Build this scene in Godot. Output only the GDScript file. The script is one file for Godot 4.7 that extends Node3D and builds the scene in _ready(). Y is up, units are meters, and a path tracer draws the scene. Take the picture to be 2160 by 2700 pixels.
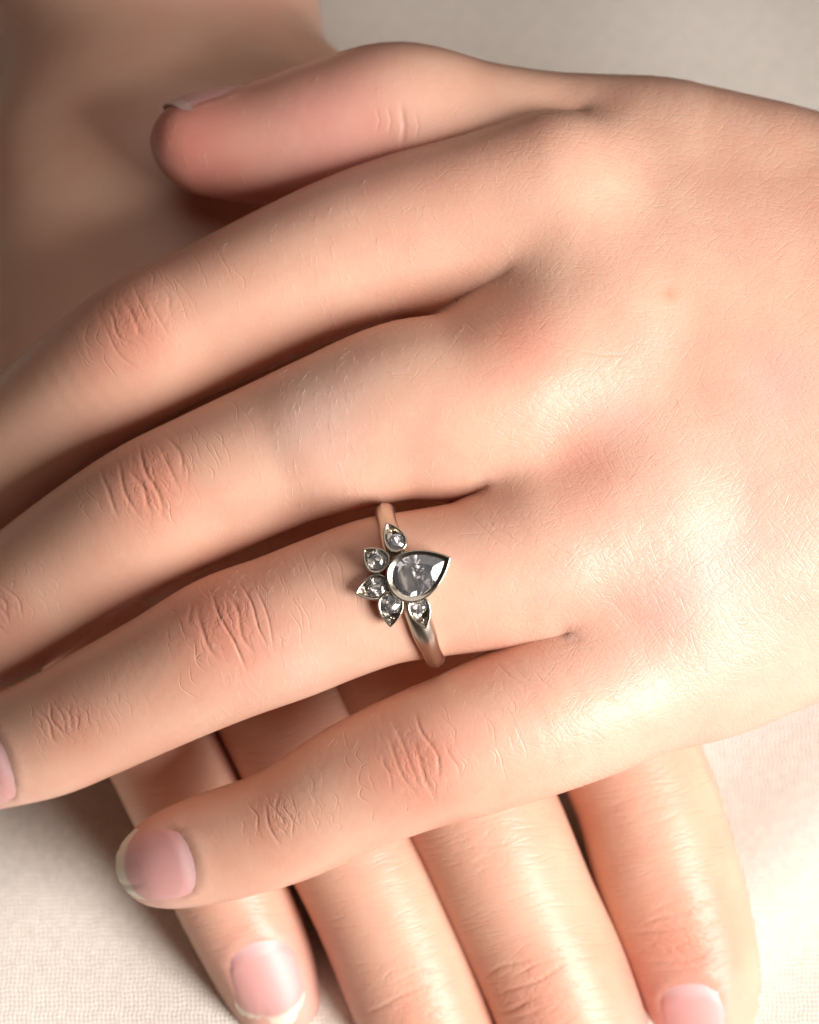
extends Node3D
# Two resting hands on a cream cloth, the upper one wearing a petal ring.
# All shapes are in millimetres in a frame tilted with the lap (x right, y up the lap, z out of it); TILT takes them to the world.

const PITCH := 62.0
var TILT := Basis(Vector3(1, 0, 0), Vector3(0, cos(deg_to_rad(PITCH)), -sin(deg_to_rad(PITCH))), Vector3(0, sin(deg_to_rad(PITCH)), cos(deg_to_rad(PITCH))))
const RISE := Vector3(0, 0.0523, 0)
const MM := 0.001
var rng := RandomNumberGenerator.new()


# ------------------------------------------------------------------ helpers
func tag(o: Node, label := "", category := "", group := "", kind := "") -> Node:
	if label: o.set_meta("label", label)
	if category: o.set_meta("category", category)
	if group: o.set_meta("group", group)
	if kind: o.set_meta("kind", kind)
	return o


func root(called: String, at := Vector3.ZERO) -> Node3D:
	var o := Node3D.new()
	o.name = called
	o.transform = Transform3D(TILT * MM, TILT * (at * MM) + RISE)
	add_child(o, true)
	return o


func part(called: String, m: Mesh, mat: Material, parent: Node) -> MeshInstance3D:
	var o := MeshInstance3D.new()
	o.name = called
	o.mesh = m
	o.material_override = mat
	parent.add_child(o, true)
	return o


func array_mesh(v: PackedVector3Array, n: PackedVector3Array, idx: PackedInt32Array, uv := PackedVector2Array(), col := PackedColorArray()) -> ArrayMesh:
	var a := []
	a.resize(Mesh.ARRAY_MAX)
	a[Mesh.ARRAY_VERTEX] = v
	a[Mesh.ARRAY_NORMAL] = n
	a[Mesh.ARRAY_INDEX] = idx
	if uv.size(): a[Mesh.ARRAY_TEX_UV] = uv
	if col.size(): a[Mesh.ARRAY_COLOR] = col
	var m := ArrayMesh.new()
	m.add_surface_from_arrays(Mesh.PRIMITIVE_TRIANGLES, a)
	return m


# ------------------------------------------------------------------ flesh: a smooth union of tapered bones
class Flesh:
	var a := PackedVector3Array()
	var ab := PackedVector3Array()
	var inv := PackedFloat32Array()
	var ra := PackedFloat32Array()
	var dr := PackedFloat32Array()
	var grp := PackedInt32Array()
	var soft := PackedFloat32Array()
	var k_palm := 7.0
	var k_root := 4.0
	var shells := 5
	var k_web := 2.4
	var web_run := 12.0
	var webs: Array[Vector2] = []
	var nails: Array[Dictionary] = []
	var creases := 0
	var lo := Vector3(-76, -70, -60)
	var hi := Vector3(76, 60, 14)

	func bone(p: Vector4, q: Vector4, group: int, k := 0.0) -> void:
		var u := Vector3(p.x, p.y, p.z)
		var w := Vector3(q.x, q.y, q.z) - u
		a.append(u)
		ab.append(w)
		inv.append(1.0 / maxf(w.length_squared(), 1e-6))
		ra.append(p.w)
		dr.append(q.w - p.w)
		grp.append(group)
		soft.append(k)

	func chain(pts: Array, group: int, cut := 7) -> void:
		var n := pts.size()
		var last: Vector4 = pts[0]
		for i in n - 1:
			var p0: Vector4 = pts[maxi(i - 1, 0)]
			var p1: Vector4 = pts[i]
			var p2: Vector4 = pts[i + 1]
			var p3: Vector4 = pts[mini(i + 2, n - 1)]
			for j in range(1, cut + 1):
				var t := float(j) / cut
				var q := 0.5 * ((2.0 * p1) + (p2 - p0) * t + (2.0 * p0 - 5.0 * p1 + 4.0 * p2 - p3) * t * t + (3.0 * p1 - p0 - 3.0 * p2 + p3) * t * t * t)
				bone(last, q, group)
				last = q

	func near(p: Vector3, reach: float) -> PackedInt32Array:
		var out := PackedInt32Array()
		for i in a.size():
			var q := p - a[i]
			var t := clampf(q.dot(ab[i]) * inv[i], 0.0, 1.0)
			if (q - ab[i] * t).length() - ra[i] - dr[i] * t < reach:
				out.append(i)
		return out

	# how far a point lies past the webs, towards the wrist: 0 where the fingers are free, 1 where they are one flesh
	func webbed(p: Vector3) -> float:
		if webs.is_empty():
			return 0.0
		var x := 0.0
		var n := webs.size()
		if p.y >= webs[0].y: x = webs[0].x
		elif p.y <= webs[n - 1].y: x = webs[n - 1].x
		else:
			for i in n - 1:
				if p.y <= webs[i].y and p.y >= webs[i + 1].y:
					x = lerpf(webs[i].x, webs[i + 1].x, (p.y - webs[i].y) / (webs[i + 1].y - webs[i].y))
		return smoothstep(0.0, web_run, p.x - x)

	# the palm joined with one finger (who > 0) or alone (who = 0); past the webs the other fingers grow in and all become one flesh
	func dist(p: Vector3, cand: PackedInt32Array, who: int) -> float:
		var palm := 1000.0
		var w := 0.0 if who == 0 else webbed(p)
		var shrink := 4.0 * (1.0 - smoothstep(0.0, 0.45, w))
		var cur := 0
		var df := 1000.0
		var fing := PackedFloat32Array()
		for i in cand:
			var g := grp[i]
			if g != who and g != 0 and w <= 0.0:
				continue
			var s := ab[i]
			var q := p - a[i]
			var t := clampf(q.dot(s) * inv[i], 0.0, 1.0)
			var d := (q - s * t).length() - ra[i] - dr[i] * t
			if g == 0:
				var h := maxf(k_palm - absf(palm - d), 0.0)
				palm = minf(palm, d) - h * h * 0.25 / k_palm
				continue
			if g != cur:
				if cur:
					fing.append(df + (0.0 if cur == who else shrink))
				cur = g
				df = d
			else:
				df = minf(df, d)
		if cur == 0:
			return palm
		if fing.size():
			fing.append(df + (0.0 if cur == who else shrink))
			df = fing[0]
			for x in fing: df = minf(df, x)
			var kk := maxf(k_web * w, 0.01)
			var sum := 0.0
			for x in fing: sum += exp((df - x) / kk)
			df -= kk * log(sum)
		elif cur != who:
			df += shrink
		var h := maxf(k_root - absf(palm - df), 0.0)
		return minf(palm, df) - h * h * 0.25 / k_root

	func apart(p: Vector3) -> Array:   # [palm, each finger] distances
		var out := []
		out.resize(shells + 1)
		out.fill(1000.0)
		for i in a.size():
			var q := p - a[i]
			var t := clampf(q.dot(ab[i]) * inv[i], 0.0, 1.0)
			var d := (q - ab[i] * t).length() - ra[i] - dr[i] * t
			if grp[i] == 0:
				var h := maxf(k_palm - absf(out[0] - d), 0.0)
				out[0] = minf(out[0], d) - h * h * 0.25 / k_palm
			else:
				out[grp[i]] = minf(out[grp[i]], d)
		return out

	# whether this patch of skin belongs to that finger (0: to none)
	func owns(p: Vector3, who: int) -> bool:
		var d := apart(p)
		var w := webbed(p)
		var nearest := 1
		for i in range(1, shells + 1):
			if d[i] < d[nearest]: nearest = i
		var best: float = d[nearest]
		var touch := k_root + w * k_web * 1.6
		if who == 0:
			return best - d[0] >= touch
		if d[who] - d[0] >= touch:
			return false
		if who == nearest:
			return true
		return w < 0.44 and d[who] < best + 1.3

	# nail: {o, along, up, side, len, half}; the bed is sunk and the fold around it stands a little proud
	func nail_dent(p: Vector3) -> float:
		var s := 0.0
		for nl in nails:
			var q: Vector3 = p - nl.o
			if q.length_squared() > 150.0:
				continue
			var u := q.dot(nl.along)
			var v := q.dot(nl.side)
			var w := q.dot(nl.up)
			if w < -4.0:
				continue
			var e := nail_edge(u, v, nl)
			s += 0.22 * smoothstep(0.7, -0.7, e) * smoothstep(-4.0, -1.0, w)
			if u < nl.len * 0.8:
				s -= 0.08 * exp(-(e - 0.7) * (e - 0.7) / 0.6) * smoothstep(nl.len * 0.8, nl.len * 0.5, u)
		return s

	# signed distance-like value of the nail's outline: rounded at its root, straight sides
	static func nail_edge(u: float, v: float, nl: Dictionary) -> float:
		var h: float = nl.half
		var x := absf(v) / h
		var root := h * 0.75 * (1.0 - sqrt(maxf(1.0 - minf(x, 1.0) * minf(x, 1.0), 0.0)))
		var e1 := absf(v) - h
		var e2 := root - u
		return maxf(e1, e2 * 0.8)

	func full(p: Vector3, cand: PackedInt32Array, who: int) -> float:
		var d := dist(p, cand, who)
		if nails.size():
			d += nail_dent(p)
		return d

	func coarse(cell: float, who: int) -> Array:   # surface nets: [points, quads, normals hint]
		var n := Vector3i(((hi - lo) / cell).ceil())
		var blk := 5
		var values := {}
		var cells := {}
		var pts := PackedVector3Array()
		var sx := n.x + 1
		var sy := n.y + 1
		var vals := PackedFloat32Array()
		vals.resize(sx * sy * (n.z + 1))
		vals.fill(1000.0)
		var live := []
		var half := cell * blk * 0.5
		for bz in range(0, n.z, blk):
			for by in range(0, n.y, blk):
				for bx in range(0, n.x, blk):
					var c := lo + (Vector3(bx, by, bz) + Vector3.ONE * blk * 0.5) * cell
					var cand := near(c, half * 1.75 + k_palm + 5.0)
					var mine := false
					for i in cand:
						if grp[i] == who:
							mine = true
							break
					if not mine:
						continue
					var d := dist(c, cand, who)
					if absf(d) > half * 1.75 + 1.5:
						if d < 0.0:
							for z in range(bz, mini(bz + blk, n.z) + 1):
								for y in range(by, mini(by + blk, n.y) + 1):
									for x in range(bx, mini(bx + blk, n.x) + 1):
										if vals[(z * sy + y) * sx + x] > 999.0:
											vals[(z * sy + y) * sx + x] = d
						continue
					for z in range(bz, mini(bz + blk, n.z) + 1):
						for y in range(by, mini(by + blk, n.y) + 1):
							for x in range(bx, mini(bx + blk, n.x) + 1):
								vals[(z * sy + y) * sx + x] = dist(lo + Vector3(x, y, z) * cell, cand, who)
					live.append(Vector3i(bx, by, bz))
		var quads := []
		var offs := [Vector3i(0, 0, 0), Vector3i(1, 0, 0), Vector3i(0, 1, 0), Vector3i(1, 1, 0), Vector3i(0, 0, 1), Vector3i(1, 0, 1), Vector3i(0, 1, 1), Vector3i(1, 1, 1)]
		var pairs := [[0, 1], [2, 3], [4, 5], [6, 7], [0, 2], [1, 3], [4, 6], [5, 7], [0, 4], [1, 5], [2, 6], [3, 7]]
		for b: Vector3i in live:
			for z in range(b.z, mini(b.z + blk, n.z)):
				for y in range(b.y, mini(b.y + blk, n.y)):
					for x in range(b.x, mini(b.x + blk, n.x)):
						var base := (z * sy + y) * sx + x
						var v := [vals[base], vals[base + 1], vals[base + sx], vals[base + sx + 1], vals[base + sx * sy], vals[base + sx * sy + 1], vals[base + sx * sy + sx], vals[base + sx * sy + sx + 1]]
						var inside := 0
						for k in 8:
							if v[k] < 0.0: inside += 1
						if inside == 0 or inside == 8:
							continue
						var sum := Vector3.ZERO
						var count := 0
						for pr in pairs:
							var f0: float = v[pr[0]]
							var f1: float = v[pr[1]]
							if (f0 < 0.0) != (f1 < 0.0):
								var t := f0 / (f0 - f1)
								sum += Vector3(offs[pr[0]]).lerp(Vector3(offs[pr[1]]), t)
								count += 1
						cells[Vector3i(x, y, z)] = pts.size()
						pts.append(lo + (Vector3(x, y, z) + sum / count) * cell)
		for c: Vector3i in cells:
			var base := (c.z * sy + c.y) * sx + c.x
			var v0 := vals[base] < 0.0
			for ax in 3:
				var step: int = [1, sx, sx * sy][ax]
				var v1 := vals[base + step] < 0.0
				if v0 == v1:
					continue
				var e1: Vector3i = [Vector3i(0, 1, 0), Vector3i(0, 0, 1), Vector3i(1, 0, 0)][ax]
				var e2: Vector3i = [Vector3i(0, 0, 1), Vector3i(1, 0, 0), Vector3i(0, 1, 0)][ax]
				var i0 = cells.get(c)
				var i1 = cells.get(c - e1)
				var i2 = cells.get(c - e1 - e2)
				var i3 = cells.get(c - e2)
				if i1 == null or i2 == null or i3 == null:
					continue
				quads.append([i0, i1, i2, i3] if not v0 else [i0, i3, i2, i1])
		return [pts, quads]


# fine skin: every coarse patch is cut n x n and each point is pulled onto the surface
func skin(fl: Flesh, cell: float, cut: int, uv_at: Vector2, uv_span: float, tint: Callable) -> ArrayMesh:
	var t0 := Time.get_ticks_msec()
	var cp := PackedVector3Array()
	var quads := []
	var nets := []
	nets.resize(fl.shells + 1)
	var find := func(who: int) -> void:
		var net := fl.coarse(cell, who)
		var kept := []
		for q: Array in net[1]:
			var mid: Vector3 = (net[0][q[0]] + net[0][q[1]] + net[0][q[2]] + net[0][q[3]]) * 0.25
			if fl.owns(mid, who):
				kept.append(q)
		nets[who] = [net[0], kept]
	var gid := WorkerThreadPool.add_group_task(find, fl.shells + 1, -1, true)
	WorkerThreadPool.wait_for_group_task_completion(gid)
	for who in fl.shells + 1:
		var net: Array = nets[who]
		var first := cp.size()
		cp.append_array(net[0])
		for q: Array in net[1]:
			quads.append([first + q[0], first + q[1], first + q[2], first + q[3], who])
	print("coarse ", cp.size(), " quads ", quads.size(), " ms ", Time.get_ticks_msec() - t0)
	var bunch := []
	bunch.resize(quads.size())
	var work := func(qi: int) -> void:
		var q: Array = quads[qi]
		var c0 := cp[q[0]]
		var c1 := cp[q[1]]
		var c2 := cp[q[2]]
		var c3 := cp[q[3]]
		var who: int = q[4]
		var mid := (c0 + c1 + c2 + c3) * 0.25
		var cand := fl.near(mid, cell * 1.2 + fl.k_palm + 4.0)
		var seen := mid.x > -46.0 and mid.x < 46.0 and mid.y > -56.0 and mid.y < 56.0
		var k := cut if seen and (c2 - c0).cross(c3 - c1).z > -0.3 * cell * cell else 2
		if not seen: k = 1
		var pv := PackedVector3Array()
		var nv := PackedVector3Array()
		for j in k + 1:
			for i in k + 1:
				var u := float(i) / k
				var v := float(j) / k
				var p := c0.lerp(c1, u).lerp(c3.lerp(c2, u), v)
				var n := Vector3.ZERO
				for it in 2:
					var d := fl.full(p, cand, who)
					var h := 0.12
					n = Vector3(fl.full(p + Vector3(h, 0, 0), cand, who) - d, fl.full(p + Vector3(0, h, 0), cand, who) - d, fl.full(p + Vector3(0, 0, h), cand, who) - d)
					var l := n.length()
					if l < 1e-5:
						break
					n /= l
					p -= n * clampf(d / maxf(l / h, 0.4), -cell, cell)
				var g := 0.5
				n = Vector3(fl.full(p + Vector3(g, 0, 0), cand, who) - fl.full(p - Vector3(g, 0, 0), cand, who), fl.full(p + Vector3(0, g, 0), cand, who) - fl.full(p - Vector3(0, g, 0), cand, who), fl.full(p + Vector3(0, 0, g), cand, who) - fl.full(p - Vector3(0, 0, g), cand, who)).normalized()
				pv.append(p)
				nv.append(n)
		bunch[qi] = [k, pv, nv]
	var id := WorkerThreadPool.add_group_task(work, quads.size(), -1, true)
	WorkerThreadPool.wait_for_group_task_completion(id)
	var v := PackedVector3Array()
	var n := PackedVector3Array()
	var uv := PackedVector2Array()
	var col := PackedColorArray()
	var idx := PackedInt32Array()
	for b in bunch:
		var k: int = b[0]
		var base := v.size()
		v.append_array(b[1])
		n.append_array(b[2])
		for j in k:
			for i in k:
				var o := base + j * (k + 1) + i
				idx.append_array([o, o + 1, o + k + 2, o, o + k + 2, o + k + 1])
	for i in v.size():
		var p := v[i]
		uv.append(Vector2((p.x - uv_at.x) / uv_span, 1.0 - (p.y - uv_at.y) / uv_span))
		col.append(tint.call(p))
	print("skin ", v.size(), " verts ", idx.size() / 3, " tris ms ", Time.get_ticks_msec() - t0)
	return array_mesh(v, n, idx, uv, col)


# ------------------------------------------------------------------ the hands
func upper_hand() -> Flesh:
	var f := Flesh.new()
	f.k_palm = 11.0
	f.webs = [Vector2(24, 60), Vector2(12, 38), Vector2(4, 20.5), Vector2(3.5, 1.1), Vector2(13, -13.5), Vector2(20, -30)]
	f.web_run = 10.0
	var palm := [
		[Vector4(16.86, 31.36, -17.00, 7.99), Vector4(61.78, 21.21, -24.00, 12.69)],
		[Vector4(21.70, 18.25, -14.00, 8.43), Vector4(61.36, 15.02, -21.00, 13.10)],
		[Vector4(26.54, 1.88, -12.00, 8.49), Vector4(61.36, 8.97, -21.00, 13.10)],
		[Vector4(31.27, -13.55, -16.00, 9.22), Vector4(61.64, -2.13, -23.00, 13.16)],
		[Vector4(28.29, 36.43, -24.00, 8.37), Vector4(60.94, 26.58, -29.00, 13.34)],
		[Vector4(27.03, 19.01, -20.00, 9.05), Vector4(34.41, -3.60, -18.00, 9.01)],
		[Vector4(21.35, 24.37, -17.00, 5.99), Vector4(46.82, 17.88, -17.00, 8.99)],
		[Vector4(25.20, 9.34, -14.50, 5.71), Vector4(46.71, 9.87, -16.00, 8.97)],
		[Vector4(30.17, -6.06, -14.50, 5.71), Vector4(49.32, 2.90, -17.00, 8.99)],
		[Vector4(12.89, 25.18, -18.00, 5.51), Vector4(4.89, 23.48, -19.00, 4.52)],
		[Vector4(15.77, 7.35, -14.50, 5.46), Vector4(8.83, 3.88, -15.50, 4.48)],
		[Vector4(23.13, -8.02, -13.00, 5.94), Vector4(15.48, -12.09, -13.50, 4.86)],
	]
	for s in palm: f.bone(s[0], s[1], 0)
	# index, middle, ring and little finger, knuckle to tip; then the thumb
	f.chain([Vector4(14.78, 33.68, -14.60, 8.20), Vector4(6.84, 31.23, -15.20, 8.31), Vector4(-0.37, 29.30, -16.00, 8.32), Vector4(-8.11, 26.65, -16.60, 8.03), Vector4(-20.65, 20.82, -18.00, 7.71), Vector4(-28.72, 16.86, -19.00, 7.63), Vector4(-38.78, 9.82, -25.00, 6.92), Vector4(-49.83, 0.93, -33.00, 6.32), Vector4(-54.97, -3.76, -37.00, 5.48)], 1)
	f.chain([Vector4(20.10, 17.90, -11.50, 8.28), Vector4(12.67, 14.07, -10.50, 9.45), Vector4(6.27, 11.12, -10.50, 9.84), Vector4(-0.52, 10.53, -10.50, 9.25), Vector4(-8.00, 8.18, -11.00, 8.37), Vector4(-12.96, 6.42, -12.00, 7.85), Vector4(-20.41, 3.12, -13.00, 7.67), Vector4(-27.40, -0.25, -14.00, 7.59), Vector4(-35.75, -5.42, -19.00, 7.33), Vector4(-43.86, -11.19, -25.00, 7.12), Vector4(-52.19, -16.34, -31.00, 6.19), Vector4(-56.17, -19.04, -34.00, 5.19)], 2)
	f.chain([Vector4(25.95, 1.13, -10.50, 8.12), Vector4(16.06, -3.63, -9.00, 8.92), Vector4(10.16, -5.58, -8.30, 8.42), Vector4(6.72, -6.55, -7.70, 7.87), Vector4(1.83, -7.33, -7.50, 7.67), Vector4(-3.05, -8.16, -7.50, 7.67), Vector4(-7.95, -9.88, -8.00, 7.63), Vector4(-12.85, -11.85, -8.50, 7.64), Vector4(-18.78, -13.99, -9.50, 7.61), Vector4(-25.30, -17.28, -12.00, 7.06), Vector4(-33.01, -21.18, -16.00, 6.68), Vector4(-38.26, -23.73, -19.00, 6.42), Vector4(-43.57, -25.66, -22.00, 5.86), Vector4(-46.81, -27.10, -24.00, 4.97)], 3)
	f.chain([Vector4(31.77, -13.80, -16.00, 8.97), Vector4(16.59, -19.76, -10.00, 8.55), Vector4(6.73, -23.58, -8.00, 7.73), Vector4(1.83, -25.24, -8.00, 7.29), Vector4(-5.04, -28.21, -10.00, 6.83), Vector4(-12.99, -32.61, -13.00, 6.14), Vector4(-20.55, -35.23, -16.00, 5.83), Vector4(-24.36, -36.43, -17.30, 5.30), Vector4(-26.17, -37.11, -18.20, 4.61)], 4)
	f.chain([Vector4(35.39, 33.39, -24.00, 9.64), Vector4(23.72, 37.96, -24.00, 8.37), Vector4(14.56, 39.39, -23.00, 7.59), Vector4(6.95, 40.25, -22.50, 7.84), Vector4(-1.14, 41.87, -22.50, 8.19), Vector4(-8.23, 40.65, -23.00, 7.70), Vector4(-15.35, 39.48, -24.00, 6.60), Vector4(-20.98, 39.47, -25.00, 5.70), Vector4(-22.76, 39.72, -25.00, 4.98)], 5)
	return f


func lower_hand() -> Flesh:
	var f := Flesh.new()
	f.shells = 4
	f.lo = Vector3(-110, -75, -125)
	f.hi = Vector3(60, 95, -14)
	var palm := [
		[Vector4(-37.13, -6.36, -36.00, 9.90), Vector4(-34.81, 39.44, -54.00, 14.08)],
		[Vector4(-22.96, -2.18, -34.00, 9.86), Vector4(-28.66, 39.19, -51.00, 15.07)],
		[Vector4(-8.43, -2.70, -34.00, 9.86), Vector4(-22.74, 39.19, -51.00, 15.61)],
		[Vector4(6.11, -6.86, -35.00, 9.36), Vector4(-15.00, 39.35, -53.00, 13.95)],
		[Vector4(-25.37, 37.19, -60.00, 18.10), Vector4(-39.89, 102.41, -84.00, 22.46)],
		[Vector4(-11.71, 38.45, -62.00, 10.47), Vector4(5.24, 19.23, -50.00, 6.98)],
	]
	for s in palm: f.bone(s[0], s[1], 0)
	f.chain([Vector4(-37.13, -6.36, -36.00, 7.82), Vector4(-29.64, -20.81, -33.00, 6.47), Vector4(-25.44, -29.03, -32.00, 6.30), Vector4(-20.02, -40.40, -32.00, 6.25), Vector4(-16.44, -48.25, -33.00, 5.80), Vector4(-14.64, -52.97, -33.50, 4.92)], 1)
	f.chain([Vector4(-22.96, -2.18, -34.00, 8.30), Vector4(-13.56, -21.80, -32.00, 7.49), Vector4(-8.63, -32.06, -31.00, 7.32), Vector4(-3.22, -42.37, -31.00, 7.47), Vector4(1.42, -53.83, -32.00, 7.49), Vector4(5.07, -65.10, -35.00, 6.76), Vector4(7.18, -71.66, -37.00, 5.48)], 2)
	f.chain([Vector4(-8.43, -2.70, -34.00, 8.56), Vector4(1.94, -21.80, -32.00, 8.52), Vector4(7.84, -33.02, -30.00, 8.38), Vector4(11.96, -42.27, -30.00, 8.13), Vector4(16.26, -51.65, -31.00, 7.99), Vector4(21.14, -64.96, -34.00, 7.26), Vector4(23.37, -71.66, -37.00, 5.75)], 3)
	f.chain([Vector4(6.11, -6.86, -35.00, 8.84), Vector4(19.07, -19.30, -34.00, 8.04), Vector4(24.98, -29.10, -33.00, 7.77), Vector4(28.09, -39.45, -33.00, 8.02), Vector4(30.74, -47.84, -34.00, 7.37), Vector4(32.11, -54.18, -35.00, 6.34), Vector4(32.96, -59.51, -36.00, 5.21)], 4)
	return f


func _ready() -> void:
	rng.seed = 7
	# camera
	var cam := Camera3D.new()
	cam.name = "camera"
	cam.fov = rad_to_deg(2.0 * atan(1078.0 * 0.048 / 420.0))
	cam.transform = Transform3D(TILT, TILT * Vector3(0, 0, 0.42) + RISE)
	cam.near = 0.02
	cam.far = 20.0
	var lens := CameraAttributesPhysical.new()
	lens.frustum_focal_length = 100.0
	lens.frustum_focus_distance = 0.424
	lens.exposure_aperture = 15.0
	cam.attributes = lens
	add_child(cam)
	cam.fov = rad_to_deg(2.0 * atan(1078.0 * 0.048 / 420.0))
	# room light: a dim warm surround and one large window to the right
	var env := Environment.new()
	env.background_mode = Environment.BG_COLOR
	env.background_color = Color(0.024, 0.018, 0.014).linear_to_srgb()
	env.tonemap_mode = Environment.TONE_MAPPER_LINEAR
	env.tonemap_exposure = 1.05
	env.sdfgi_enabled = true
	env.ssao_enabled = true
	env.ssil_enabled = true
	var we := WorldEnvironment.new()
	we.name = "surround"
	we.environment = env
	add_child(we)
	var toward := Vector3(0.70, -0.24, 0.67).normalized()
	var win := AreaLight3D.new()
	win.name = "window_light"
	win.area_size = Vector2(0.34, 0.44)
	win.light_color = Color(1.0, 0.98, 0.965)
	win.light_energy = 1.1
	win.shadow_enabled = true
	var at := TILT * (toward * 0.7) + RISE
	win.transform = Transform3D(Basis.looking_at(-(TILT * toward), Vector3.UP), at)
	add_child(win)
	# the pale room behind the photographer: a broad, weak light
	var room := AreaLight3D.new()
	room.name = "room_light"
	room.area_size = Vector2(1.1, 0.9)
	room.light_color = Color(1.0, 0.96, 0.93)
	room.light_energy = 0.27
	room.shadow_enabled = true
	var from := Vector3(0.08, 0.64, 0.76).normalized()
	room.transform = Transform3D(Basis.looking_at(-(TILT * from), Vector3.UP), TILT * (from * 0.95) + RISE)
	add_child(room)

	mottle.seed = 11
	mottle.frequency = 0.16
	# ---- cloth
	var cloth_mat := StandardMaterial3D.new()
	cloth_mat.resource_name = "linen"
	cloth_mat.albedo_texture = weave(false)
	cloth_mat.heightmap_enabled = true
	cloth_mat.heightmap_texture = weave(true)
	cloth_mat.heightmap_scale = 0.016
	cloth_mat.roughness = 0.95
	var cv := PackedVector3Array()
	var cn := PackedVector3Array()
	var cu := PackedVector2Array()
	var ci := PackedInt32Array()
	var cols := 200
	for j in cols + 1:
		for i in cols + 1:
			var x := -150.0 + 300.0 * i / cols
			var y := -120.0 + 270.0 * j / cols
			cv.append(Vector3(x, y, cloth_z(x, y)))
			cu.append(Vector2(x, -y) / 9.6)
			cn.append(Vector3(cloth_z(x - 0.3, y) - cloth_z(x + 0.3, y), cloth_z(x, y - 0.3) - cloth_z(x, y + 0.3), 0.6).normalized())
	for j in cols:
		for i in cols:
			var o := j * (cols + 1) + i
			ci.append_array([o, o + cols + 2, o + 1, o, o + cols + 1, o + cols + 2])
	var cloth := MeshInstance3D.new()
	cloth.name = "cloth"
	cloth.mesh = array_mesh(cv, cn, ci, cu)
	cloth.material_override = cloth_mat
	cloth.transform = Transform3D(TILT * MM, RISE)
	add_child(cloth)
	tag(cloth, "cream linen cloth with a plain weave, spread under both hands", "cloth", "", "structure")

	# ---- the hands
	var up := upper_hand()
	up.nails.append(nail_frame(Vector3(-22.26, -36.31, -10.50), Vector3(-0.93, -0.17, -0.28), Vector3(-0.22, -0.12, 0.97), 8.5, 3.75, 1.8))
	up.nails.append(nail_frame(Vector3(-41.38, -25.41, -16.00), Vector3(-0.86, -0.36, -0.36), Vector3(-0.3, 0.05, 0.95), 8.8, 4.2, 1.3))
	up.nails.append(nail_frame(Vector3(-16.95, 45.87, -26.00), Vector3(-0.96, -0.26, -0.06), Vector3(-0.2, 0.86, -0.46), 9.2, 4.3, 0.7))
	up.creases = 1
	var hand := root("hand")
	tag(hand, "upper hand lying palm down across the other, wearing the ring", "hand", "pair of folded hands")
	build_hand(hand, up, 1.6, 4, Vector2(-47, -47), 97.0, relief_upper(), upper_tint)
	var low := lower_hand()
	low.nails.append(nail_frame(Vector3(-16.15, -46.23, -25.00), Vector3(0.2, -0.95, -0.2), Vector3(0.08, -0.12, 0.98), 9.2, 3.8, 1.3))
	low.nails.append(nail_frame(Vector3(29.54, -50.82, -26.00), Vector3(0.14, -0.96, -0.22), Vector3(-0.22, -0.12, 0.96), 9.5, 3.5, 1.2))
	var hand2 := root("hand_001")
	tag(hand2, "lower hand under the ringed one, its fingers pointing down the cloth", "hand", "pair of folded hands")
	build_hand(hand2, low, 2.0, 4, Vector2(-47, -60), 97.0, relief_lower(low), lower_tint)

	build_ring()


func skin_material(relief: Texture2D) -> StandardMaterial3D:
	var m := StandardMaterial3D.new()
	m.resource_name = "skin"
	m.vertex_color_use_as_albedo = true
	m.roughness = 0.35
	m.metallic_specular = 0.38
	m.subsurf_scatter_enabled = true
	m.subsurf_scatter_strength = 0.11
	m.texture_repeat = false
	m.heightmap_enabled = true
	m.heightmap_texture = relief
	m.heightmap_scale = 0.1   # height 1 stands for a millimetre
	return m


func build_hand(hand: Node3D, fl: Flesh, cell: float, cut: int, uv_at: Vector2, span: float, relief: Texture2D, tint: Callable) -> void:
	var body := skin(fl, cell, cut, uv_at, span, tint)
	part("skin", body, skin_material(relief), hand)
	fine_hair(hand, body, 1400 if fl.creases else 150, fl.creases > 0)
	var nm := StandardMaterial3D.new()
	nm.resource_name = "nail"
	nm.vertex_color_use_as_albedo = true
	nm.roughness = 0.48
	nm.clearcoat_enabled = true
	nm.clearcoat = 0.15
	nm.clearcoat_roughness = 0.35
	nm.metallic_specular = 0.5
	nm.subsurf_scatter_enabled = true
	nm.subsurf_scatter_strength = 0.12
	for nl in fl.nails:
		part("nail", nail_plate(fl, nl), nm, hand)


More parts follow.
